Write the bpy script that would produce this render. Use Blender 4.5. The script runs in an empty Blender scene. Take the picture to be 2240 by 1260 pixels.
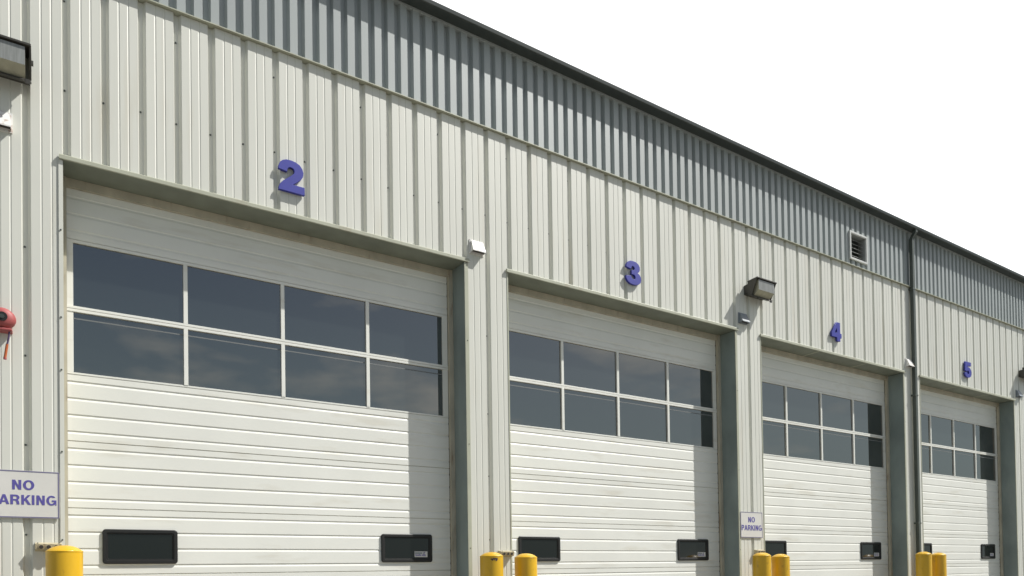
import bpy, bmesh, math, random
from mathutils import Vector, Matrix
random.seed(7)
S = .3048
scene = bpy.context.scene
C = scene.collection

# ------------------------------------------------------------------ camera
PX = dict(f=1571.54, cy=1226.75, yaw=.5742, pitch=.0154, roll=-.0152)
cam_d = bpy.data.cameras.new("camera"); cam = bpy.data.objects.new("camera", cam_d); C.objects.link(cam)
sy, cy_ = math.sin(PX['yaw']), math.cos(PX['yaw']); sp, cp = math.sin(PX['pitch']), math.cos(PX['pitch'])
Fv = Vector((sy*cp, cy_*cp, sp)); Rv = Vector((cy_, -sy, 0)); Uv = Rv.cross(Fv); r_ = PX['roll']
R2 = Rv*math.cos(r_) + Uv*math.sin(r_); U2 = Uv*math.cos(r_) - Rv*math.sin(r_)
M = Matrix((R2, U2, -Fv)).transposed().to_4x4(); M.translation = Vector((-.1885, -7.1958, 1.1203))
cam.matrix_world = M
cam_d.sensor_fit = 'HORIZONTAL'; cam_d.sensor_width = 36
cam_d.lens = PX['f']/2240*36
cam_d.shift_y = (PX['cy']-630)/2240
cam_d.clip_end = 3000; cam_d.clip_start = .05
scene.camera = cam

# ------------------------------------------------------------------ light
SUNV = Vector((1.72, -1, 2.4)).normalized()
world = bpy.data.worlds.new("World"); scene.world = world; world.use_nodes = True
nt = world.node_tree; nt.nodes.clear()
def wn(t, **k):
    n = nt.nodes.new(t)
    for a, b in k.items(): setattr(n, a, b)
    return n
out = wn('ShaderNodeOutputWorld')
sky = wn('ShaderNodeTexSky', sky_type='NISHITA'); sky.sun_disc = False
sky.sun_elevation = math.asin(SUNV.z); sky.sun_rotation = math.atan2(SUNV.x, SUNV.y)
sky.air_density = 1.0; sky.dust_density = 2.5; sky.ozone_density = 1.0
bg = wn('ShaderNodeBackground'); bg.inputs['Strength'].default_value = .052
nt.links.new(sky.outputs[0], bg.inputs[0])
tc = wn('ShaderNodeTexCoord')
sep = wn('ShaderNodeSeparateXYZ'); nt.links.new(tc.outputs['Generated'], sep.inputs[0])
# thin fair-weather clouds over the yard
mp = wn('ShaderNodeMapping'); mp.inputs['Scale'].default_value = (2.2, 2.2, 6.5); nt.links.new(tc.outputs['Generated'], mp.inputs[0])
ns = wn('ShaderNodeTexNoise'); ns.inputs['Scale'].default_value = 2.3; ns.inputs['Detail'].default_value = 7; nt.links.new(mp.outputs[0], ns.inputs['Vector'])
cr = wn('ShaderNodeMapRange'); cr.inputs['From Min'].default_value = .56; cr.inputs['From Max'].default_value = .70; cr.inputs['To Max'].default_value = .5
nt.links.new(ns.outputs[0], cr.inputs['Value'])
bgc = wn('ShaderNodeBackground'); bgc.inputs[0].default_value = (.95, .9, .78, 1); bgc.inputs[1].default_value = .85
hz = wn('ShaderNodeMapRange', interpolation_type='SMOOTHSTEP'); hz.inputs['From Min'].default_value = .02; hz.inputs['From Max'].default_value = .50; hz.inputs['To Min'].default_value = .75; hz.inputs['To Max'].default_value = 0
nt.links.new(sep.outputs['Z'], hz.inputs['Value'])
bgh = wn('ShaderNodeBackground'); bgh.inputs[0].default_value = (.68, .88, .90, 1); bgh.inputs[1].default_value = .50
m0 = wn('ShaderNodeMixShader'); nt.links.new(hz.outputs[0], m0.inputs[0]); nt.links.new(bg.outputs[0], m0.inputs[1]); nt.links.new(bgh.outputs[0], m0.inputs[2])
m1 = wn('ShaderNodeMixShader'); nt.links.new(cr.outputs[0], m1.inputs[0]); nt.links.new(m0.outputs[0], m1.inputs[1]); nt.links.new(bgc.outputs[0], m1.inputs[2])
# flat bright white added to the sky behind the building
wb = wn('ShaderNodeMapRange', interpolation_type='SMOOTHSTEP'); wb.inputs['From Min'].default_value = -.02; wb.inputs['From Max'].default_value = .25
nt.links.new(sep.outputs['Y'], wb.inputs['Value'])
bgw = wn('ShaderNodeBackground'); bgw.inputs[0].default_value = (1, 1, 1, 1); bgw.inputs[1].default_value = 1.15
m2 = wn('ShaderNodeMixShader'); nt.links.new(wb.outputs[0], m2.inputs[0]); nt.links.new(m1.outputs[0], m2.inputs[1]); nt.links.new(bgw.outputs[0], m2.inputs[2])
nt.links.new(m2.outputs[0], out.inputs[0])
sd = bpy.data.lights.new("sun", 'SUN'); so = bpy.data.objects.new("sun", sd); C.objects.link(so)
sd.energy = 4.4; sd.angle = math.radians(.5); sd.color = (1, .98, .925)
so.rotation_euler = (-SUNV).to_track_quat('-Z', 'Y').to_euler(); so.location = (10, -20, 30)
scene.view_settings.view_transform = 'Standard'; scene.view_settings.look = 'None'
scene.view_settings.exposure = .38; scene.view_settings.gamma = 1

# ------------------------------------------------------------------ materials
def mat(name, col, rough=.5, metal=0., noise=0., nscale=3., bump=0., bscale=8., ior=None, dirt=None, spec=None, stretch=(1, 1, 1), coat=0., step=None):
    m = bpy.data.materials.new(name); m.use_nodes = True; t = m.node_tree; b = t.nodes['Principled BSDF']
    b.inputs['Roughness'].default_value = rough; b.inputs['Metallic'].default_value = metal
    b.inputs['Base Color'].default_value = (*col, 1)
    if ior: b.inputs['IOR'].default_value = ior
    if spec is not None: b.inputs['Specular IOR Level'].default_value = spec
    if coat: b.inputs['Coat Weight'].default_value = coat; b.inputs['Coat Roughness'].default_value = .08
    c = t.nodes.new('ShaderNodeTexCoord'); mpn = t.nodes.new('ShaderNodeMapping'); mpn.inputs['Scale'].default_value = stretch
    geo = t.nodes.new('ShaderNodeNewGeometry'); t.links.new(geo.outputs['Position'], mpn.inputs[0])
    last = None
    if noise:
        n = t.nodes.new('ShaderNodeTexNoise'); n.inputs['Scale'].default_value = nscale; n.inputs['Detail'].default_value = 6; t.links.new(mpn.outputs[0], n.inputs['Vector'])
        mr = t.nodes.new('ShaderNodeMapRange'); mr.inputs['From Min'].default_value = .3; mr.inputs['From Max'].default_value = .7
        mr.inputs['To Min'].default_value = 1-noise; mr.inputs['To Max'].default_value = 1+noise*.4; t.links.new(n.outputs[0], mr.inputs['Value'])
        mx = t.nodes.new('ShaderNodeVectorMath'); mx.operation = 'SCALE'; mx.inputs[0].default_value = col; t.links.new(mr.outputs[0], mx.inputs['Scale'])
        last = mx.outputs[0]
        if step:
            fl = t.nodes.new('ShaderNodeVectorMath'); fl.operation = 'MULTIPLY'; fl.inputs[1].default_value = step[0]; t.links.new(geo.outputs['Position'], fl.inputs[0])
            f2 = t.nodes.new('ShaderNodeVectorMath'); f2.operation = 'FLOOR'; t.links.new(fl.outputs[0], f2.inputs[0])
            wnz = t.nodes.new('ShaderNodeTexWhiteNoise'); t.links.new(f2.outputs[0], wnz.inputs[0])
            r3 = t.nodes.new('ShaderNodeMapRange'); r3.inputs['To Min'].default_value = 1-step[1]; r3.inputs['To Max'].default_value = 1.0; t.links.new(wnz.outputs[0], r3.inputs['Value'])
            s3 = t.nodes.new('ShaderNodeVectorMath'); s3.operation = 'SCALE'; t.links.new(last, s3.inputs[0]); t.links.new(r3.outputs[0], s3.inputs['Scale']); last = s3.outputs[0]
        if dirt:   # (colour, scale vector, threshold)
            dcol, dsc, th, amt = dirt
            m2_ = t.nodes.new('ShaderNodeMapping'); m2_.inputs['Scale'].default_value = dsc; t.links.new(geo.outputs['Position'], m2_.inputs[0])
            n2 = t.nodes.new('ShaderNodeTexNoise'); n2.inputs['Scale'].default_value = 1; n2.inputs['Detail'].default_value = 8; t.links.new(m2_.outputs[0], n2.inputs['Vector'])
            r2 = t.nodes.new('ShaderNodeMapRange'); r2.inputs['From Min'].default_value = th; r2.inputs['From Max'].default_value = th+.15; r2.inputs['To Max'].default_value = amt; t.links.new(n2.outputs[0], r2.inputs['Value'])
            mm = t.nodes.new('ShaderNodeMix'); mm.data_type = 'RGBA'; t.links.new(r2.outputs[0], mm.inputs[0]); t.links.new(last, mm.inputs[6]); mm.inputs[7].default_value = (*dcol, 1)
            last = mm.outputs[2]
        t.links.new(last, b.inputs['Base Color'])
    if bump:
        n3 = t.nodes.new('ShaderNodeTexNoise'); n3.inputs['Scale'].default_value = bscale; n3.inputs['Detail'].default_value = 2; t.links.new(mpn.outputs[0], n3.inputs['Vector'])
        bp = t.nodes.new('ShaderNodeBump'); bp.inputs['Strength'].default_value = bump; bp.inputs['Distance'].default_value = .02
        t.links.new(n3.outputs[0], bp.inputs['Height']); t.links.new(bp.outputs[0], b.inputs['Normal'])
    return m
MT = dict(
    cream=mat('cream_paint', (.69, .692, .632), .42, noise=.07, nscale=1.1, stretch=(1, 1, .35), bump=.10, bscale=2.2, dirt=((.46, .40, .28), (5, 5, .5), .58, .30), step=((1/.9144, 0, 0), .05)),
    grey=mat('grey_paint', (.36, .39, .39), .45, noise=.08, nscale=1.3, stretch=(1, 1, .4), bump=.10, bscale=2.5),
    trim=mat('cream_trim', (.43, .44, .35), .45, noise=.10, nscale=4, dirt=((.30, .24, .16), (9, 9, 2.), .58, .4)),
    doorw=mat('door_enamel', (.80, .80, .75), .38, noise=.05, nscale=1.6, bump=.06, bscale=2, dirt=((.48, .42, .30), (1.6, 1.6, 9), .58, .26), step=((.21872, 0, 1.6639), .035)),
    dgrey=mat('dark_grey_trim', (.050, .060, .057), .40, noise=.15, nscale=3),
    spout=mat('downspout_grey', (.085, .10, .088), .4, noise=.15, nscale=3),
    jamb=mat('grey_jamb_sheet', (.26, .31, .30), .30, noise=.25, nscale=2.2, stretch=(1, 1, .6), bump=.05, bscale=5),
    stain=mat('joint_stain', (.34, .25, .13), .7, noise=.35, nscale=2.5),
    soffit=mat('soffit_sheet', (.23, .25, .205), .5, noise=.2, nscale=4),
    seal=mat('tan_seal', (.50, .46, .365), .6, noise=.2, nscale=7, stretch=(1, 1, .5), dirt=((.22, .13, .07), (14, 14, 3), .6, .6)),
    glass=mat('window_glass', (.014, .017, .017), .015, ior=2.75, bump=.012, bscale=1.6),
    vglass=mat('vision_glass', (.006, .007, .006), .06, ior=1.55),
    black=mat('black_plastic', (.011, .011, .011), .5, noise=.15, nscale=10),
    alu=mat('aluminium', (.80, .80, .78), .35, metal=0, noise=.04, nscale=5),
    spacer=mat('glazing_spacer', (.16, .17, .175), .5),
    screw=mat('screw_steel', (.10, .11, .10), .4, metal=.6),
    yellow=mat('yellow_sleeve', (.68, .40, .012), .36, noise=.10, nscale=5, stretch=(1, 1, .4), bump=.08, bscale=9, coat=.12, dirt=((.30, .17, .03), (16, 16, 9), .60, .55)),
    scuff=mat('black_scuff', (.05, .035, .04), .7),
    blue=mat('blue_plastic', (.042, .048, .33), .45, noise=.08, nscale=12),
    signw=mat('sign_white', (.66, .65, .62), .45, noise=.05, nscale=5),
    signb=mat('sign_blue', (.10, .085, .33), .5),
    signedge=mat('sign_border', (.16, .15, .26), .5),
    bronze=mat('bronze_housing', (.045, .042, .035), .45, noise=.2, nscale=10),
    lens=mat('prismatic_glass', (.27, .28, .27), .22, noise=.22, nscale=8, stretch=(7, 1, .5), ior=1.55),
    lensc=mat('lens_cream', (.40, .385, .29), .35, noise=.15, nscale=16),
    hood=mat('white_hood', (.78, .77, .75), .35, noise=.06, nscale=12, dirt=((.30, .14, .07), (22, 22, 22), .55, .8)),
    hoodg=mat('grey_hood', (.26, .29, .32), .35, noise=.1, nscale=12),
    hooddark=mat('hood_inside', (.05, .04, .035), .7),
    boxt=mat('beige_casting', (.50, .44, .30), .5, noise=.2, nscale=25, dirt=((.2, .1, .04), (40, 40, 40), .6, .6)),
    red=mat('faded_red_plastic', (.38, .085, .085), .55, noise=.12, nscale=15),
    orange=mat('orange_cord', (.45, .11, .03), .5), cordp=mat('dark_cord', (.08, .05, .12), .5),
    ventin=mat('vent_inside', (.30, .31, .30), .5, noise=.1, nscale=12),
    louver=mat('louver_metal', (.62, .63, .61), .4, noise=.1, nscale=12),
    concrete=mat('concrete', (.20, .19, .165), .9, noise=.18, nscale=.8, bump=.3, bscale=30),
    asphalt=mat('asphalt', (.075, .073, .07), .92, noise=.2, nscale=2),
    roof=mat('roof_sheet', (.42, .43, .43), .5, noise=.1, nscale=1),
    dark=mat('interior_dark', (.03, .03, .03), .9),
)

# ------------------------------------------------------------------ helpers
class MB:
    def __init__(s): s.v = []; s.f = []; s.m = []; s.mats = []
    def mi(s, m):
        if m not in s.mats: s.mats.append(m)
        return s.mats.index(m)
    def face(s, pts, m):
        i = len(s.v); s.v += [tuple(p) for p in pts]; s.f.append(tuple(range(i, i+len(pts)))); s.m.append(s.mi(m))
    def box(s, x0, x1, y0, y1, z0, z1, m):
        p = [(x, y, z) for z in (z0, z1) for y in (y0, y1) for x in (x0, x1)]
        i = len(s.v); s.v += p
        for f in ((0, 2, 3, 1), (4, 5, 7, 6), (0, 1, 5, 4), (2, 6, 7, 3), (0, 4, 6, 2), (1, 3, 7, 5)):
            s.f.append(tuple(i+k for k in f)); s.m.append(s.mi(m))
    def hexa(s, p, m):   # 8 points: bottom 4 ccw (seen from above), top 4
        i = len(s.v); s.v += [tuple(q) for q in p]
        for f in ((3, 2, 1, 0), (4, 5, 6, 7), (0, 1, 5, 4), (1, 2, 6, 5), (2, 3, 7, 6), (3, 0, 4, 7)):
            s.f.append(tuple(i+k for k in f)); s.m.append(s.mi(m))
    def extr_x(s, prof, x0, x1, m, caps=True):   # closed profile [(y,z)] swept along x
        n = len(prof); i = len(s.v)
        s.v += [(x0, y, z) for y, z in prof] + [(x1, y, z) for y, z in prof]
        for k in range(n):
            q = (k+1) % n; s.f.append((i+k, i+q, i+n+q, i+n+k)); s.m.append(s.mi(m))
        if caps:
            s.f.append(tuple(i+k for k in range(n))[::-1]); s.m.append(s.mi(m))
            s.f.append(tuple(i+n+k for k in range(n))); s.m.append(s.mi(m))
    def cyl(s, c, r, axis, L, m, n=20, r2=None):
        a = Vector(axis).normalized(); u = a.orthogonal().normalized(); w = a.cross(u); c = Vector(c); r2 = r if r2 is None else r2
        i = len(s.v)
        for (cc, rr) in ((c, r), (c+a*L, r2)):
            s.v += [tuple(cc+(u*math.cos(t)+w*math.sin(t))*rr) for t in [2*math.pi*k/n for k in range(n)]]
        for k in range(n):
            q = (k+1) % n; s.f.append((i+k, i+q, i+n+q, i+n+k)); s.m.append(s.mi(m))
        s.f.append(tuple(i+k for k in range(n))[::-1]); s.m.append(s.mi(m)); s.f.append(tuple(i+n+k for k in range(n))); s.m.append(s.mi(m))
    def lathe(s, prof, m, n=40, off=(0, 0, 0)):
        i = len(s.v); k_ = len(prof)
        for (r, z) in prof:
            s.v += [(off[0]+r*math.cos(2*math.pi*a/n), off[1]+r*math.sin(2*math.pi*a/n), off[2]+z) for a in range(n)]
        for j in range(k_-1):
            for a in range(n):
                b = (a+1) % n; s.f.append((i+j*n+a, i+j*n+b, i+(j+1)*n+b, i+(j+1)*n+a)); s.m.append(s.mi(m))
        s.f.append(tuple(i+(k_-1)*n+a for a in range(n))); s.m.append(s.mi(m))
    def build(s, name, parent=None, loc=(0, 0, 0), bevel=0, smooth=False, merge=True):
        me = bpy.data.meshes.new(name); me.from_pydata(s.v, [], s.f)
        for m in s.mats: me.materials.append(MT[m])
        for p, k in zip(me.polygons, s.m): p.material_index = k
        bm = bmesh.new(); bm.from_mesh(me)
        if merge: bmesh.ops.remove_doubles(bm, verts=bm.verts, dist=1e-5)
        bmesh.ops.recalc_face_normals(bm, faces=bm.faces)
        bm.to_mesh(me); bm.free()
        o = bpy.data.objects.new(name, me); C.objects.link(o); o.location = loc
        if parent: o.parent = parent
        if bevel:
            b = o.modifiers.new('bevel', 'BEVEL'); b.width = bevel; b.segments = 2; b.limit_method = 'ANGLE'; b.harden_normals = False
        if smooth:
            for p in me.polygons: p.use_smooth = True
        return o
def tag(o, label=None, cat=None, group=None, kind=None):
    for k, v in (('label', label), ('category', cat), ('group', group), ('kind', kind)):
        if v: o[k] = v
    return o
def empty(name, loc=(0, 0, 0)):
    o = bpy.data.objects.new(name, None); C.objects.link(o); o.location = loc; o.empty_display_size = .2; return o
def copy_tree(o, parent=None):
    c = o.copy(); C.objects.link(c)
    if parent: c.parent = parent
    for ch in list(o.children): copy_tree(ch, c)
    return c
def wx(X):      # the true, slightly uneven spacing of the building's panel grid
    t = (X/S-29)/29
    t = max(-1.25, min(1.25, t))
    return X - .1167*(t**3-t) - .0377*(t**4-1) - .0766*(t**5-t)

# ------------------------------------------------------------------ ground
g = MB(); g.face([(-1500, -1500, 0), (1500, -1500, 0), (1500, 1500, 0), (-1500, 1500, 0)], 'asphalt')
tag(g.build('ground'), kind='structure')
g = MB(); g.box(-12, 30, -16, -.02, -.1, .004, 'concrete'); tag(g.build('concrete_apron'), kind='structure')

# ------------------------------------------------------------------ building
D = .32; ZH = 4.715; ZDIV = 6.36; ZTOP = 7.43
bld = empty('industrial_building', (0, 0, 0))
tag(bld, 'long metal clad garage building with cream lower walls, grey upper band and white overhead doors', 'building')
doors = []      # (XL, XR, base origin)
for k in range(4):
    o = 15*k*S; doors.append((wx(o)-.06, wx(o+13*S)-.05, o))
NMIN, NMAX = -22, 72
def lower_profile():
    pts = []
    for n in range(NMIN, NMAX):
        e = wx(n*S); e1 = wx((n+1)*S); w = .068
        pts += [(e-w, 0), (e-w+.009, .036), (e-.022, .036), (e, 0)]
        L = (e1-w)-e
        for f in (1/3, 2/3):
            c = e+L*f
            pts += [(c-.008, 0), (c-.002, .003), (c+.002, .003), (c+.008, 0)]
    return pts
pr = lower_profile()
def cut_profile(pr, xs):
    res = []
    for (a, b) in zip(pr, pr[1:]):
        res.append(a)
        for x in xs:
            if a[0] < x-1e-6 and b[0] > x+1e-6:
                t = (x-a[0])/(b[0]-a[0]); res.append((x, a[1]+(b[1]-a[1])*t))
    res.append(pr[-1]); return sorted(res)
PIER = []
cuts = []
for (xl, xr, o) in doors: cuts += [xl-.005, xr+.05]
pr = cut_profile(pr, cuts)
mb = MB()
def zbase(xm):
    for (xl, xr, o) in doors:
        if xl-.005 < xm < xr+.05: return ZH+.03
    return 0.0
for (a, b) in zip(pr, pr[1:]):
    z0 = zbase((a[0]+b[0])/2)
    zs = [z0, ZDIV] if z0 > 1 else [z0, ZH+.03, ZDIV]
    for q0, q1 in zip(zs, zs[1:]):
        mb.face([(a[0], a[1], q0), (b[0], b[1], q0), (b[0], b[1], q1), (a[0], a[1], q1)], 'cream')
lw = mb.build('cream_wall_panels', bld)
# grey upper band
mb = MB(); pts = []
for m_ in range(NMIN*2, NMAX*2):
    e = wx((m_+.75)*S/2); w = .074
    pts += [(e-w, 0), (e-w+.010, .050), (e-.018, .050), (e, 0)]
vx0, vx1, vz0, vz1 = 11.54, 12.07, 6.475, 6.97
pts = cut_profile(pts, [vx0+.03, vx1-.03])
for (a, b) in zip(pts, pts[1:]):
    if vx0+.03 < (a[0]+b[0])/2 < vx1-.03:
        for q0, q1 in ((ZDIV+.02, vz0+.03), (vz1-.03, ZTOP)): mb.face([(a[0], a[1], q0), (b[0], b[1], q0), (b[0], b[1], q1), (a[0], a[1], q1)], 'grey')
        continue
    mb.face([(a[0], a[1], ZDIV+.02), (b[0], b[1], ZDIV+.02), (b[0], b[1], ZTOP), (a[0], a[1], ZTOP)], 'grey')
mb.build('grey_wall_panels', bld)
X0, X1 = pts[0][0]+.1, pts[-1][0]-.1
# divider flashing between the two claddings
mb = MB()
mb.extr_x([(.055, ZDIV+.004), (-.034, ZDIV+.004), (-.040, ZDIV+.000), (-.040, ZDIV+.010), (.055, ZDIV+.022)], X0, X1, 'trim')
mb.build('divider_flashing', bld)
# frieze and eave gutter
mb = MB(); mb.box(X0, X1, -.008, .04, ZTOP-.022, ZTOP+.03, 'grey'); mb.build('frieze_trim', bld)
mb = MB()
mb.extr_x([(.02, 7.432), (-.15, 7.418), (-.163, 7.424), (-.170, 7.462), (-.162, 7.468), (-.155, 7.462), (-.145, 7.44), (.02, 7.452)], X0, X1, 'dgrey')
mb.build('gutter', bld)
# roof, end walls, back wall
mb = MB()
mb.hexa([(X0, -.02, 7.456), (X1, -.02, 7.456), (X1, 24, 8.6), (X0, 24, 8.6), (X0, -.02, 7.50), (X1, -.02, 7.50), (X1, 24, 8.66), (X0, 24, 8.66)], 'roof')
mb.build('roof', bld)
mb = MB(); mb.box(X0, X0+.1, .05, 24, 0, 7.43, 'cream'); mb.box(X1-.1, X1, .05, 24, 0, 7.43, 'cream'); mb.box(X0+.1, X1-.1, 23.9, 24, 0, 8.58, 'cream')
for xa in (X0, X1-.1): mb.extr_x([(.05, 7.431), (23.99, 7.431), (23.99, 8.59)], xa, xa+.1, 'cream')
mb.build('end_walls', bld)
# inner liner wall, with the door openings
mb = MB(); last = X0
for (xl, xr, o) in doors:
    mb.box(last, xl-.02, .055, .36, 0, 7.42, 'dark'); mb.box(xl-.02, xr+.02, .055, .36, ZH+.03, 6.2, 'dark'); mb.box(xl-.02, xr+.02, .22, .36, 6.2, 7.42, 'dark'); last = xr+.02
mb.box(last, X1, .055, .36, 0, 7.42, 'dark'); mb.build('inner_wall', bld)
# panel screws (one row per girt)
mb = MB()
for n in range(-3, 62):
    e = wx(n*S)-.046
    for z in (.7, 1.5, 2.25, 2.99, 3.9, 5.34, 6.11):
        if z < ZH and zbase(e) > 1: continue
        if z in (6.11,) and n % 3: continue
        mb.cyl((e, .036, z+random.uniform(-.012, .012)), .0085, (0, -1, 0), .007, 'screw', 8)
o_ = mb.build('panel_screws', bld, merge=False); o_['kind'] = 'stuff'

mb = MB()
for (xl, xr, o) in doors: mb.box(xl-.015, xr+.015, .372, .40, 0, ZH+.4, 'dark')
mb.build('gap_light_block', bld)  # unseen dark panels added behind the doors to block light through gaps
# openings: header, jambs, seals
for k, (xl, xr, o) in enumerate(doors):
    mb = MB()
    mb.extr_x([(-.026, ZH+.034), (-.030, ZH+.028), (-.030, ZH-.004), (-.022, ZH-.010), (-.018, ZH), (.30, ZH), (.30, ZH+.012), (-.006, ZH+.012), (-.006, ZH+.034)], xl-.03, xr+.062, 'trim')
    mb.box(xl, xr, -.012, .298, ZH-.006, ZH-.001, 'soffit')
    if k >= 2:
        for f in (.36, .70): mb.box(xl+(xr-xl)*f, xl+(xr-xl)*f+.035, -.012, .298, ZH-.009, ZH-.006, 'trim')
    mb.build('header_trim', bld)
    mb = MB()
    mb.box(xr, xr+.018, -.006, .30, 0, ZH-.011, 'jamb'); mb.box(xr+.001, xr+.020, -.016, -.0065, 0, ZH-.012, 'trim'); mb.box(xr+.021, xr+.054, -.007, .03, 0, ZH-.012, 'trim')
    for z in (1.4, 2.6, 3.8): mb.cyl((xr+.034, -.007, z), .006, (0, -1, 0), .005, 'screw', 8)
    mb.build('door_jamb', bld)
    mb = MB()
    mb.box(xl-.018, xl-.001, -.005, .30, 0, ZH-.011, 'trim')
    if k == 0: mb.box(xl-.034, xl-.002, -.010, -.0055, 0, ZH-.012, 'cream')
    for z in ((1.45, 2.2, 2.9, 3.35, 4.1) if k == 0 else ()): mb.cyl((xl-.020, -.010, z), .007, (0, -1, 0), .006, 'screw', 8)
    mb.build('door_jamb', bld)
    x3 = wx(o+3.86)
    mb = MB(); mb.box(x3, xr-.001, .27, .315, 0, ZH-.008, 'seal'); mb.box(xl+.001, xl+.028, .27, .315, 0, ZH-.008, 'seal'); mb.box(xl+.0285, x3-.0005, .285, .315, ZH-.085, ZH-.008, 'seal')
    mb.build('weather_seal', bld)

# ------------------------------------------------------------------ overhead door (built once, copied)
PZ = .601; T0 = 2.955
def door_leaf():
    mb = MB(); x0, x1 = -.035, 3.858
    def section(T, h):
        # slat profile from the top joint T downwards; y=0 is the door face, +y is inward
        p = [(.010, T), (.010, T-.0025), (.0, T-.0055)]
        for o in (.058, .208, .358, .508):
            if o+.04 < h: p += [(0, T-o), (.0045, T-o-.004), (.006, T-o-.008), (.006, T-o-.014), (.003, T-o-.022), (0, T-o-.032)]
        p += [(0, T-h+.005), (.010, T-h+.002)]
        for (a, b) in zip(p, p[1:]):
            mb.face([(x0, a[0], a[1]), (x1, a[0], a[1]), (x1, b[0], b[1]), (x0, b[0], b[1])], 'doorw')
        mb.face([(x0, .010, T-h+.002), (x1, .010, T-h+.002), (x1, .010, T-h), (x0, .010, T-h)], 'stain')
    for i in range(5): section(T0-i*PZ, min(PZ, T0-i*PZ-.004) if i == 4 else PZ)
    section(4.175+.60, .60)
    mb.box(x0, x1, .012, .04, 0, T0-.002, 'doorw'); mb.box(x0, x1, .012, .04, 4.18, 4.775, 'doorw')
    return mb
leaf = door_leaf().build('garage_door', bld)
GX = [.018, .9605, 1.903, 2.8455, 3.79]; hm = .019
ZG = [(2.972, 3.520), (3.572, 4.147)]
mb = MB()
x0, x1 = -.035, 3.858
for z0, z1, pr_ in ((T0, 2.972, .0), (3.520, 3.545, -.004), (3.549, 3.572, -.004), (4.147, 4.174, 0)):
    mb.box(x0, x1, pr_-.002, .03, z0, z1, 'doorw')
mb.box(x0, x1, .004, .03, 3.5455, 3.5485, 'seal')
for z0, z1 in ZG:
    mb.box(x0, GX[0], -.001, .03, z0, z1, 'doorw'); mb.box(GX[4], x1, -.001, .03, z0, z1, 'doorw')
    for gx in GX[1:4]: mb.box(gx-hm, gx+hm, -.006, .03, z0, z1, 'doorw')
mb.build('window_frame', leaf, bevel=.003)
for z0, z1 in ZG:
    for i in range(4):
        a = GX[i]+(hm if i else 0); b = GX[i+1]-(hm if i < 3 else 0)
        m_ = MB(); m_.box(a, b, .016, .022, z0, z1, 'glass')
        if z1 < 4: m_.box(a+.004, b-.004, .0145, .0155, z1-.062, z1-.050, 'spacer')
        m_.build('window_pane', leaf)
def rrect(x0, x1, z0, z1, r, n=5):
    p = []
    for (cx, cz, a0) in ((x1-r, z1-r, 0), (x0+r, z1-r, 90), (x0+r, z0+r, 180), (x1-r, z0+r, 270)):
        for k in range(n+1):
            t = math.radians(a0+90*k/n); p.append((cx+r*math.cos(t), cz+r*math.sin(t)))
    return p
def vision(x0, x1, z0, z1):
    mb = MB(); rings = [(0, .0, .028), (0, -.016, .028), (.006, -.020, .024), (.030, -.020, .014), (.034, -.013, .012), (.042, -.013, .010), (.046, -.005, .008)]
    R = [[(x, y, z) for x, z in rrect(x0+d, x1-d, z0+d, z1-d, r)] for d, y, r in rings]
    for A, B in zip(R, R[1:]):
        n = len(A)
        for k in range(n): mb.face([A[k], A[(k+1) % n], B[(k+1) % n], B[k]], 'black')
    mb.face(R[-1], 'vglass')
    return mb
def sticker(x1, z0, y):
    mb = MB(); x0 = x1-.165; mb.box(x0, x1, y-.0012, y, z0, z0+.066, 'signw')
    xx = x0+.012; rnd = random.Random(3)
    for k in range(11):     # a line of small illegible blue lettering
        w = rnd.uniform(.006, .010); h = .016 if k % 4 else .02
        if k == 7: xx += .008
        mb.box(xx, xx+w, y-.0018, y-.0012, z0+.014, z0+.014+h, 'signb'); xx += w+.0035
    mb.cyl((x1-.040, y-.0012, z0+.046), .014, (0, -1, 0), .0007, 'signedge', 16); mb.cyl((x1-.033, y-.0019, z0+.043), .008, (0, -1, 0), .0005, 'signw', 14)
    mb.box(x0+.006, x0+.10, y-.0017, y-.0012, z0+.036, z0+.056, 'hoodg')
    return mb
vision(.2365, .8704, 1.2475, 1.567).build('vision_window', leaf)
vision(2.9764, 3.6106, 1.2475, 1.567).build('vision_window', leaf)
sticker(3.552, 1.306, -.004).build('sticker', leaf)
for k, (xl, xr, o) in enumerate(doors):
    d = leaf if k == 0 else copy_tree(leaf, bld)
    d.location = (wx(o), D, 0); d.scale = ((wx(o+3.86)-wx(o))/3.86, 1, 1)

# louvre vent set into the grey band
vent = MB()
for (xa, xb, za, zb2, yy) in ((vx0, vx0+.034, vz0, vz1, -.030), (vx1-.034, vx1, vz0, vz1, -.030), (vx0+.0345, vx1-.0345, vz0, vz0+.034, -.029), (vx0+.0345, vx1-.0345, vz1-.034, vz1, -.029)):
    vent.box(xa, xb, yy, .002, za, zb2, 'louver')
vo = vent.build('louvre_vent', bld, bevel=.003)
rc = MB(); a_, b_, c_, d_ = vx0+.033, vx1-.033, vz0+.033, vz1-.033; dp = .13
rc.face([(a_, 0, c_), (a_, dp, c_), (a_, dp, d_), (a_, 0, d_)], 'ventin'); rc.face([(b_, 0, c_), (b_, dp, c_), (b_, dp, d_), (b_, 0, d_)], 'ventin')
rc.face([(a_, 0, c_), (b_, 0, c_), (b_, dp, c_), (a_, dp, c_)], 'ventin'); rc.face([(a_, 0, d_), (b_, 0, d_), (b_, dp, d_), (a_, dp, d_)], 'ventin')
rc.face([(a_, dp, c_), (b_, dp, c_), (b_, dp, d_), (a_, dp, d_)], 'dgrey'); rc.build('recess', vo)
lv = MB()
for k in range(6):
    z = c_+.004+k*.070
    lv.hexa([(a_+.004, .035, z), (b_-.004, .035, z), (b_-.004, .039, z), (a_+.004, .039, z), (a_+.004, .105, z+.058), (b_-.004, .105, z+.058), (b_-.004, .109, z+.058), (a_+.004, .109, z+.058)], 'louver')
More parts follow.
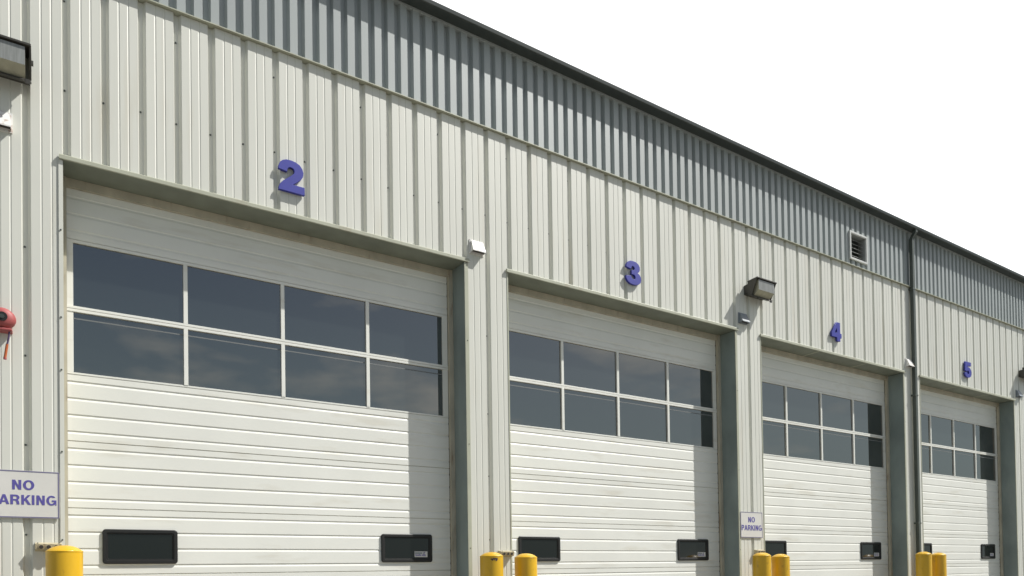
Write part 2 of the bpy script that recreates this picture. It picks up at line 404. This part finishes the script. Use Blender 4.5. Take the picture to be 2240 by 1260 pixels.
lv.build('slats', vo)
# downspout
mb = MB(); dx = 13.46; dw = .068
def dsp(x, y0, y1, z): return [(x, y0, z), (x+dw, y0, z), (x+dw, y1, z), (x, y1, z)]
sec = [(dx+.01, -.150, -.085, 7.425), (dx+.01, -.150, -.085, 7.37), (dx, -.085, -.020, 7.26), (dx, -.085, -.020, .12)]
for a, b in zip(sec, sec[1:]):
    mb.hexa(dsp(b[0], b[1], b[2], b[3])+dsp(a[0], a[1], a[2], a[3]), 'spout')
for z in (1.9, 4.3, 6.3): mb.box(dx-.02, dx+dw+.02, -.088, -.0, z, z+.03, 'spout')
mb.build('downspout', bld, bevel=.004)

# ------------------------------------------------------------------ bay numbers
GL = {
 '2': ([(.0,.66),(.0,.74),(.06,.86),(.16,.94),(.30,.99),(.48,1.0),(.66,.98),(.82,.92),(.92,.82),(.96,.70),(.94,.58),(.86,.47),(.74,.38),(.60,.29),(.50,.235),(1.0,.235),(1.0,.0),(.0,.0),(.01,.09),(.06,.18),(.16,.28),(.34,.41),(.50,.52),(.60,.61),(.62,.69),(.58,.76),(.48,.79),(.38,.765),(.33,.70),(.32,.62)], None),
 '3': ([(.02,.70),(.06,.84),(.16,.93),(.30,.985),(.48,1.0),(.68,.98),(.84,.91),(.92,.80),(.92,.69),(.87,.60),(.76,.535),(.90,.47),(.98,.38),(1.0,.27),(.96,.15),(.84,.06),(.66,.01),(.47,.0),(.28,.02),(.12,.09),(.03,.19),(.0,.31),(.33,.35),(.37,.26),(.46,.215),(.56,.225),(.63,.28),(.63,.36),(.57,.42),(.46,.44),(.37,.43),(.39,.61),(.50,.61),(.57,.65),(.585,.71),(.55,.77),(.48,.79),(.39,.77),(.345,.69),(.34,.65)], None),
 '4': ([(.52,1.),(.86,1.),(.86,.42),(1.,.42),(1.,.19),(.86,.19),(.86,.0),(.54,.0),(.54,.19),(.0,.19),(.0,.43)], [(.54,.42),(.28,.42),(.54,.74)]),
 '5': ([(.13,1.),(.94,1.),(.94,.77),(.42,.77),(.40,.635),(.50,.665),(.62,.67),(.78,.63),(.92,.53),(1.,.40),(1.,.28),(.93,.14),(.80,.05),(.64,.01),(.47,.0),(.29,.02),(.14,.08),(.05,.17),(.0,.28),(.34,.32),(.39,.24),(.48,.205),(.58,.22),(.65,.29),(.65,.37),(.58,.44),(.48,.46),(.40,.43),(.35,.38),(.04,.42)], None),
}
def curve_mesh(name, polys, extr, bev=0):
    cu = bpy.data.curves.new(name, 'CURVE'); cu.dimensions = '2D'; cu.fill_mode = 'BOTH'; cu.extrude = extr; cu.bevel_depth = bev
    for p in polys:
        s_ = cu.splines.new('POLY'); s_.points.add(len(p)-1)
        for q, (x, y) in zip(s_.points, p): q.co = (x, y, 0, 1)
        s_.use_cyclic_u = True
    return curve_to_mesh(cu, name)
def curve_to_mesh(cu, name):
    tmp = bpy.data.objects.new('tmp', cu); C.objects.link(tmp)
    bpy.context.view_layer.update(); dg = bpy.context.evaluated_depsgraph_get()
    me = bpy.data.meshes.new_from_object(tmp.evaluated_get(dg)); me.name = name
    bpy.data.objects.remove(tmp); return me
ROTX = Matrix.Rotation(math.radians(90), 4, 'X')
for ch, x0_, z0_, w_, lab in (('2', 1.755, 4.955, .255, 'blue raised bay number 2 above the nearest white door'), ('3', 6.325, 4.965, .27, 'blue raised bay number 3 on the cream cladding over the second door'),
                        ('4', 10.93, 4.955, .27, 'blue raised bay number 4 above the door left of the downspout'), ('5', 15.43, 4.935, .27, 'blue raised bay number 5 above the farthest door')):
    pl, hole = GL[ch]; h_ = .315
    polys = [[(x*w_, y*h_) for x, y in pl]] + ([[(x*w_, y*h_) for x, y in hole]] if hole else [])
    me = curve_mesh('bay_number', polys, .015, .002); me.transform(ROTX)
    me.materials.clear(); me.materials.append(MT['blue'])
    o_ = bpy.data.objects.new('bay_number', me); C.objects.link(o_); o_.location = (x0_, -.027, z0_)
    tag(o_, lab, 'bay number', 'blue bay numbers above the doors')
    # stand-off pins to the wall
    for px, pz in ((.5, .90), (.3 if ch != '4' else .7, .1)):
        mb = MB(); mb.cyl((px*w_, .0, pz*h_), .006, (0, 1, 0), .0265, 'screw', 8); mb.build('mounting_pin', o_)

# ------------------------------------------------------------------ no parking signs
def arc(cx, cy, rx, ry, a0, a1, n=7): return [(cx+rx*math.cos(math.radians(a0+(a1-a0)*k/n)), cy+ry*math.sin(math.radians(a0+(a1-a0)*k/n))) for k in range(n+1)]
LT = {  # bold grotesque capitals, height 1: advance width, outlines
 'N': (.80, [[(.08, 0), (.08, 1), (.29, 1), (.53, .40), (.53, 1), (.72, 1), (.72, 0), (.52, 0), (.27, .60), (.27, 0)]]),
 'O': (.88, [arc(.44, .5, .40, .52, 0, 360, 26)[:-1], arc(.44, .5, .195, .345, 0, 360, 22)[:-1]]),
 'P': (.76, [[(.08, 0), (.08, 1), (.44, 1)]+arc(.46, .69, .27, .31, 90, -90, 10)+[(.28, .38), (.28, 0)], [(.28, .83), (.42, .83)]+arc(.43, .69, .10, .14, 90, -90, 7)+[(.28, .55)]]),
 'A': (.80, [[(.01, 0), (.31, 1), (.51, 1), (.80, 0), (.59, 0), (.535, .21), (.27, .21), (.22, 0)], [(.315, .37), (.49, .37), (.405, .74)]]),
 'R': (.82, [[(.08, 0), (.08, 1), (.48, 1)]+arc(.50, .715, .26, .285, 90, -50, 9)+[(.64, .46), (.72, .33), (.76, .0), (.55, 0), (.52, .30), (.42, .39), (.28, .39), (.28, 0)], [(.28, .83), (.45, .83)]+arc(.46, .69, .10, .14, 90, -90, 7)+[(.28, .55)]]),
 'K': (.80, [[(.08, 0), (.08, 1), (.28, 1), (.28, .60), (.55, 1), (.78, 1), (.49, .60), (.80, 0), (.56, 0), (.35, .42), (.28, .33), (.28, 0)]]),
 'I': (.34, [[(.07, 0), (.07, 1), (.27, 1), (.27, 0)]]),
 'G': (.86, [arc(.44, .5, .40, .52, 42, 322, 22)+[(.70, .0), (.82, .0), (.82, .54), (.46, .54), (.46, .37), (.64, .37)]+arc(.44, .5, .20, .35, -55, -308, 18)]),
}
def text_mesh(txt, size, off, width, name):
    polys = []; x = 0
    for c in txt:
        adv, ol = LT[c]
        for o in ol: polys.append([(x+a, b) for a, b in o])
        x += adv
    xs = [a for p in polys for a, b in p]; lo, hi = min(xs), max(xs); k = width/(hi-lo)
    polys = [[((a-(lo+hi)/2)*k, b*size) for a, b in p] for p in polys]
    me = curve_mesh(name, polys, .0005)
    me.transform(ROTX); me.materials.clear(); me.materials.append(MT['signb']); return me
def sign(x0, z0, w, h, lab, tilt=0):
    e = empty('no_parking_sign', (x0, -.012, z0)); tag(e, lab, 'sign', 'white NO PARKING signs on the piers'); e.rotation_euler = (0, tilt, 0)
    mb = MB(); pts_ = rrect(0, w, 0, h, .012, 3); n = len(pts_)
    mb.face([(x, -.004, z) for x, z in pts_], 'signw'); mb.face([(x, 0, z) for x, z in pts_][::-1], 'signw')
    for k in range(n): a, b = pts_[k], pts_[(k+1) % n]; mb.face([(a[0], -.004, a[1]), (b[0], -.004, b[1]), (b[0], 0, b[1]), (a[0], 0, a[1])], 'signw')
    mb.build('sign_panel', e)
    mb = MB(); t_ = .009
    mb.box(.003, w-.003, -.0052, -.004, .003, .003+t_, 'signedge'); mb.box(.003, w-.003, -.0052, -.004, h-.003-t_, h-.003, 'signedge')
    mb.box(.003, .003+t_, -.0052, -.004, .0035+t_, h-.0035-t_, 'signedge'); mb.box(w-.003-t_, w-.003, -.0052, -.004, .0035+t_, h-.0035-t_, 'signedge')
    mb.build('sign_border', e)
    for txt, wd, z, cx in (('NO', .152, .235, w*.50), ('PARKING', .462, .112, w*.50)):
        me = text_mesh(txt, .080, 0, wd, 'lettering'); o_ = bpy.data.objects.new('lettering', me); C.objects.link(o_); o_.parent = e; o_.location = (cx, -.0052, z)
sign(-.606, 1.627, .507, .395, 'white NO PARKING sign at the left end, above the nearest yellow bollard')
sign(8.553, 1.583, .505, .392, 'small white NO PARKING sign on the pier between the second and third doors')

# ------------------------------------------------------------------ wall pack lamps
def wall_lamp(x0, z0, lab):
    e = empty('wall_lamp', (x0, 0, z0)); tag(e, lab, 'wall lamp', 'bronze wall pack lamps on the piers')
    W = .43
    mb = MB()   # back box, then flared housing
    mb.hexa([(.0, -.08, 0), (W, -.08, 0), (W, .0, 0), (.0, 0, 0), (0, -.08, .150), (W, -.08, .150), (W, 0, .145), (0, 0, .145)], 'bronze')
    t = .014
    # side cheeks, top visor, bottom tray
    for xa, xb in ((-.012, t-.012), (W-t+.012, W+.012)):
        mb.hexa([(xa, -.155, -.045), (xb, -.155, -.045), (xb, -.081, -.012), (xa, -.081, -.012), (xa, -.250, .178), (xb, -.250, .178), (xb, -.081, .172), (xa, -.081, .172)], 'bronze')
    mb.hexa([(-.012, -.262, .1785), (W+.012, -.262, .1785), (W+.012, -.075, .1725), (-.012, -.075, .1725), (-.012, -.262, .198), (W+.012, -.262, .198), (W+.012, -.075, .190), (-.012, -.075, .190)], 'bronze')
    mb.hexa([(-.012, -.172, -.066), (W+.012, -.172, -.066), (W+.012, -.078, -.030), (-.012, -.078, -.030), (-.012, -.166, -.047), (W+.012, -.166, -.047), (W+.012, -.078, -.0125), (-.012, -.078, -.0125)], 'bronze')
    mb.box(t-.010, W-t+.010, -.088, -.082, 0, .17, 'lensc')
    mb.build('housing', e, bevel=.003)
    mb = MB(); a, b = .035, W-.03
    # refractor: vertical front, sloping underside, side faces
    F0, F1, B0, B1 = (-.245, .168), (-.245, .018), (-.150, -.040), (-.09, .165)
    mb.face([(a, F1[0], F1[1]), (b, F1[0], F1[1]), (b, F0[0], F0[1]), (a, F0[0], F0[1])], 'lens')
    mb.face([(a, F1[0], F1[1]), (a, B0[0], B0[1]), (b, B0[0], B0[1]), (b, F1[0], F1[1])], 'lensc')
    for x in (a, b): mb.face([(x, F0[0], F0[1]), (x, F1[0], F1[1]), (x, B0[0], B0[1]), (x, B1[0], B1[1])], 'lensc')
    mb.build('lens', e)
    mb = MB(); mb.cyl((.5*W-.06, -.13, -.040), .014, (0, 0, -1), .025, 'bronze', 10); mb.build('knob', e)
    mb = MB(); mb.box(W-.03, W+.005, -.175, -.160, -.085, -.05, 'bronze'); mb.build('latch', e)
    mb = MB(); mb.box(W+.012, W+.026, -.2, -.17, .07, .10, 'bronze'); mb.build('hinge', e)
    return e
l2 = wall_lamp(8.755, 5.285, 'bronze wall lamp on the pier between doors 3 and 4 above a small dark hood')
l1 = copy_tree(l2); l1.location = (-.723, 0, 5.272); l1['label'] = 'large bronze wall lamp cut by the left edge of the photo'
l3 = copy_tree(l2); l3.location = (17.93, 0, 5.27); l3['label'] = 'farthest bronze wall lamp beyond door 5 at the right edge'

# ------------------------------------------------------------------ small hoods
def hood(x0, z0, m_, lab, w=.19):
    e = empty('vent_hood', (x0, 0, z0)); tag(e, lab, 'vent hood', 'small hoods beside the door headers')
    mb = MB(); mb.box(0, w, -.010, .0, 0, .165, m_); mb.build('back_plate', e)
    mb = MB(); h = .15
    ft, fb, zb_ = -.026, -.080, .024
    A = [(.020, ft, .150), (w-.020, ft, .150), (w-.010, fb, zb_), (.010, fb, zb_)]
    mb.face(A, m_); mb.face([(.020, -.0105, .150), (w-.020, -.0105, .150), (w-.020, ft, .150), (.020, ft, .150)], m_)
    for xa, xb in ((.020, .010), (w-.020, w-.010)): mb.face([(xa, -.0105, .150), (xa, ft, .150), (xb, fb, zb_), (xb, fb, zb_-.012), (xb, -.0105, zb_-.012)], m_)
    mb.face([(.010, fb, zb_), (w-.010, fb, zb_), (w-.010, fb, zb_-.012), (.010, fb, zb_-.012)], m_)
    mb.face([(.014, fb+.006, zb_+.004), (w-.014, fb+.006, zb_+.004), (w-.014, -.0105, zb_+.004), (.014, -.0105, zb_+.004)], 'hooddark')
    mb.build('cover', e)
    return e
hood(3.94, 4.825, 'hood', 'white rust edged hood right of the nearest door header')
hood(8.610, 4.832, 'hoodg', 'small grey hood in the shadow of the middle wall lamp')
hood(13.27, 4.83, 'hood', 'small pale hood beside the dark downspout')
hood(17.76, 4.80, 'hoodg', 'small hood right of the farthest door at the right edge')
hood(-.605, 4.825, 'hood', 'white rust edged hood at the left edge below the large lamp')

# ------------------------------------------------------------------ conduit boxes low on the piers
def cbox(x0, z0, lab):
    e = empty('outlet_box', (x0, 0, z0)); tag(e, lab, 'outlet box', 'beige outlet boxes low on the piers')
    mb = MB(); w = .19
    mb.hexa([(0, -.060, .012), (w, -.060, .012), (w, 0, 0), (0, 0, 0), (0, -.070, .062), (w, -.070, .062), (w, 0, .075), (0, 0, .075)], 'boxt')
    mb.build('box_body', e, bevel=.004)
    mb = MB()
    for k in range(3):
        mb = MB(); mb.cyl((.045+k*.052, -.060, .036), .021, (0, -1, -.15), .014, 'boxt', 16); mb.cyl((.045+k*.052, -.074, .034), .016, (0, -1, -.15), .0015, 'hooddark', 16)
        mb.build('socket', e)
    for xx in (.02, w-.02): mb = MB(); mb.cyl((xx, -.064, .066), .006, (0, -.3, 1), .004, 'screw', 8); mb.build('screw_head', e)
    return e
cbox(-.275, 1.352, 'beige outlet box with three round sockets behind the nearest bollard')
cbox(4.27, 1.300, 'rusty beige outlet box on the pier between the first and second doors')
cbox(8.86, 1.330, 'beige outlet box almost hidden behind the bollards below the small sign')

# ------------------------------------------------------------------ red cord reel at the left edge
e = empty('cord_reel', (-.488, 0, 3.245)); e.scale = (.85, .85, .85); tag(e, 'faded red round cord reel with a black centre at the left edge of the wall', 'cord reel')
mb = MB(); n = 28; prof = [(.085, .0), (.100, -.03), (.106, -.075), (.098, -.115), (.075, -.138), (.040, -.146)]
i0 = len(mb.v)
rings = []
for (r, y) in prof: rings.append([(r*1.05*math.cos(2*math.pi*a/n), y, r*math.sin(2*math.pi*a/n)*(1.0 if math.sin(2*math.pi*a/n) > 0 else .88)) for a in range(n)])
for A, B in zip(rings, rings[1:]):
    for k in range(n): mb.face([A[k], A[(k+1) % n], B[(k+1) % n], B[k]], 'red')
mb.face(rings[-1], 'red'); mb.face(rings[0][::-1], 'red')
mb.build('reel_body', e, smooth=True)
mb = MB(); mb.cyl((.0, -.140, .005), .044, (0, -1, 0), .014, 'black', 24); mb.cyl((.0, -.154, .005), .020, (0, -1, 0), .008, 'dgrey', 16); mb.build('hub', e)
mb = MB(); mb.box(-.09, .080, -.125, .0, -.118, -.092, 'red'); mb.build('mounting_bracket', e, bevel=.008)
mb = MB(); path = [(.055, -.09, -.118), (.050, -.09, -.18), (.038, -.085, -.24)]
for a, b in zip(path, path[1:]): mb.cyl(a, .008, Vector(b)-Vector(a), (Vector(b)-Vector(a)).length, 'cordp', 10)
a, b = path[-1], (.020, -.08, -.37)
mb.cyl(a, .012, Vector(b)-Vector(a), (Vector(b)-Vector(a)).length, 'orange', 12); mb.cyl(b, .014, (0, 0, -1), .018, 'red', 12)
mb.build('cord', e)

# ------------------------------------------------------------------ bollards
def bollard_mesh():
    R_ = .130; mb = MB(); prof = [(R_+.012, 0), (R_+.012, .05), (R_, .055), (R_, .6), (R_, 1.0), (R_, 1.285), (R_, 1.297), (R_+.002, 1.300), (R_+.002, 1.304), (R_-.002, 1.307)]
    for k in range(1, 9):
        q = k/9; prof.append(((R_-.002)*(1-q), 1.307+.044*(1-(1-q)**2.4)))
    prof.append((.003, 1.351))
    mb.lathe(prof, 'yellow', 48); return mb
b0 = bollard_mesh().build('bollard', smooth=True)
spots = [(-.072, 'yellow bollard standing alone at the left beside the nearest door', 1.39), (3.969, 'yellow bollard with a black scuff near its top, left of the first pier pair', 1.345), (4.429, 'clean yellow bollard in front of the left edge of the second door', 1.330),
         (8.595, 'yellow bollard directly below the small NO PARKING sign', 1.348), (9.026, 'yellow bollard right of the one below the small sign', 1.328), (13.08, 'faded yellow bollard directly in front of the downspout foot', 1.372), (13.589, 'rightmost faded yellow bollard at the corner of the farthest door', 1.356)]
for i, (x, lab, zt) in enumerate(spots):
    b = b0 if i == 0 else b0.copy()
    if i: C.objects.link(b)
    b.location = (x, -.35, zt-1.351); b.rotation_euler = (0, 0, i*1.3)
    b.location.z = 0; b.scale = (1, 1, zt/1.351)
    tag(b, lab, 'bollard', 'yellow bollards guarding the door piers')
    if i == 1:
        mb = MB(); th0 = -math.pi/2 - i*1.3 - .62
        for (a0, a1, z0, z1) in ((0, .26, 1.262, 1.276), (.10, .20, 1.252, 1.262), (.2, .62, 1.266, 1.282), (.30, .36, 1.254, 1.266), (.42, .56, 1.248, 1.266), (.52, .62, 1.258, 1.268)):
            n_ = 6
            for q in range(n_):
                t0, t1 = th0+a0+(a1-a0)*q/n_, th0+a0+(a1-a0)*(q+1)/n_
                mb.face([(.1312*math.cos(t0), .1312*math.sin(t0), z0), (.1312*math.cos(t1), .1312*math.sin(t1), z0), (.1312*math.cos(t1), .1312*math.sin(t1), z1), (.1312*math.cos(t0), .1312*math.sin(t0), z1)], 'scuff')
        mb.build('paint_scuff', b)
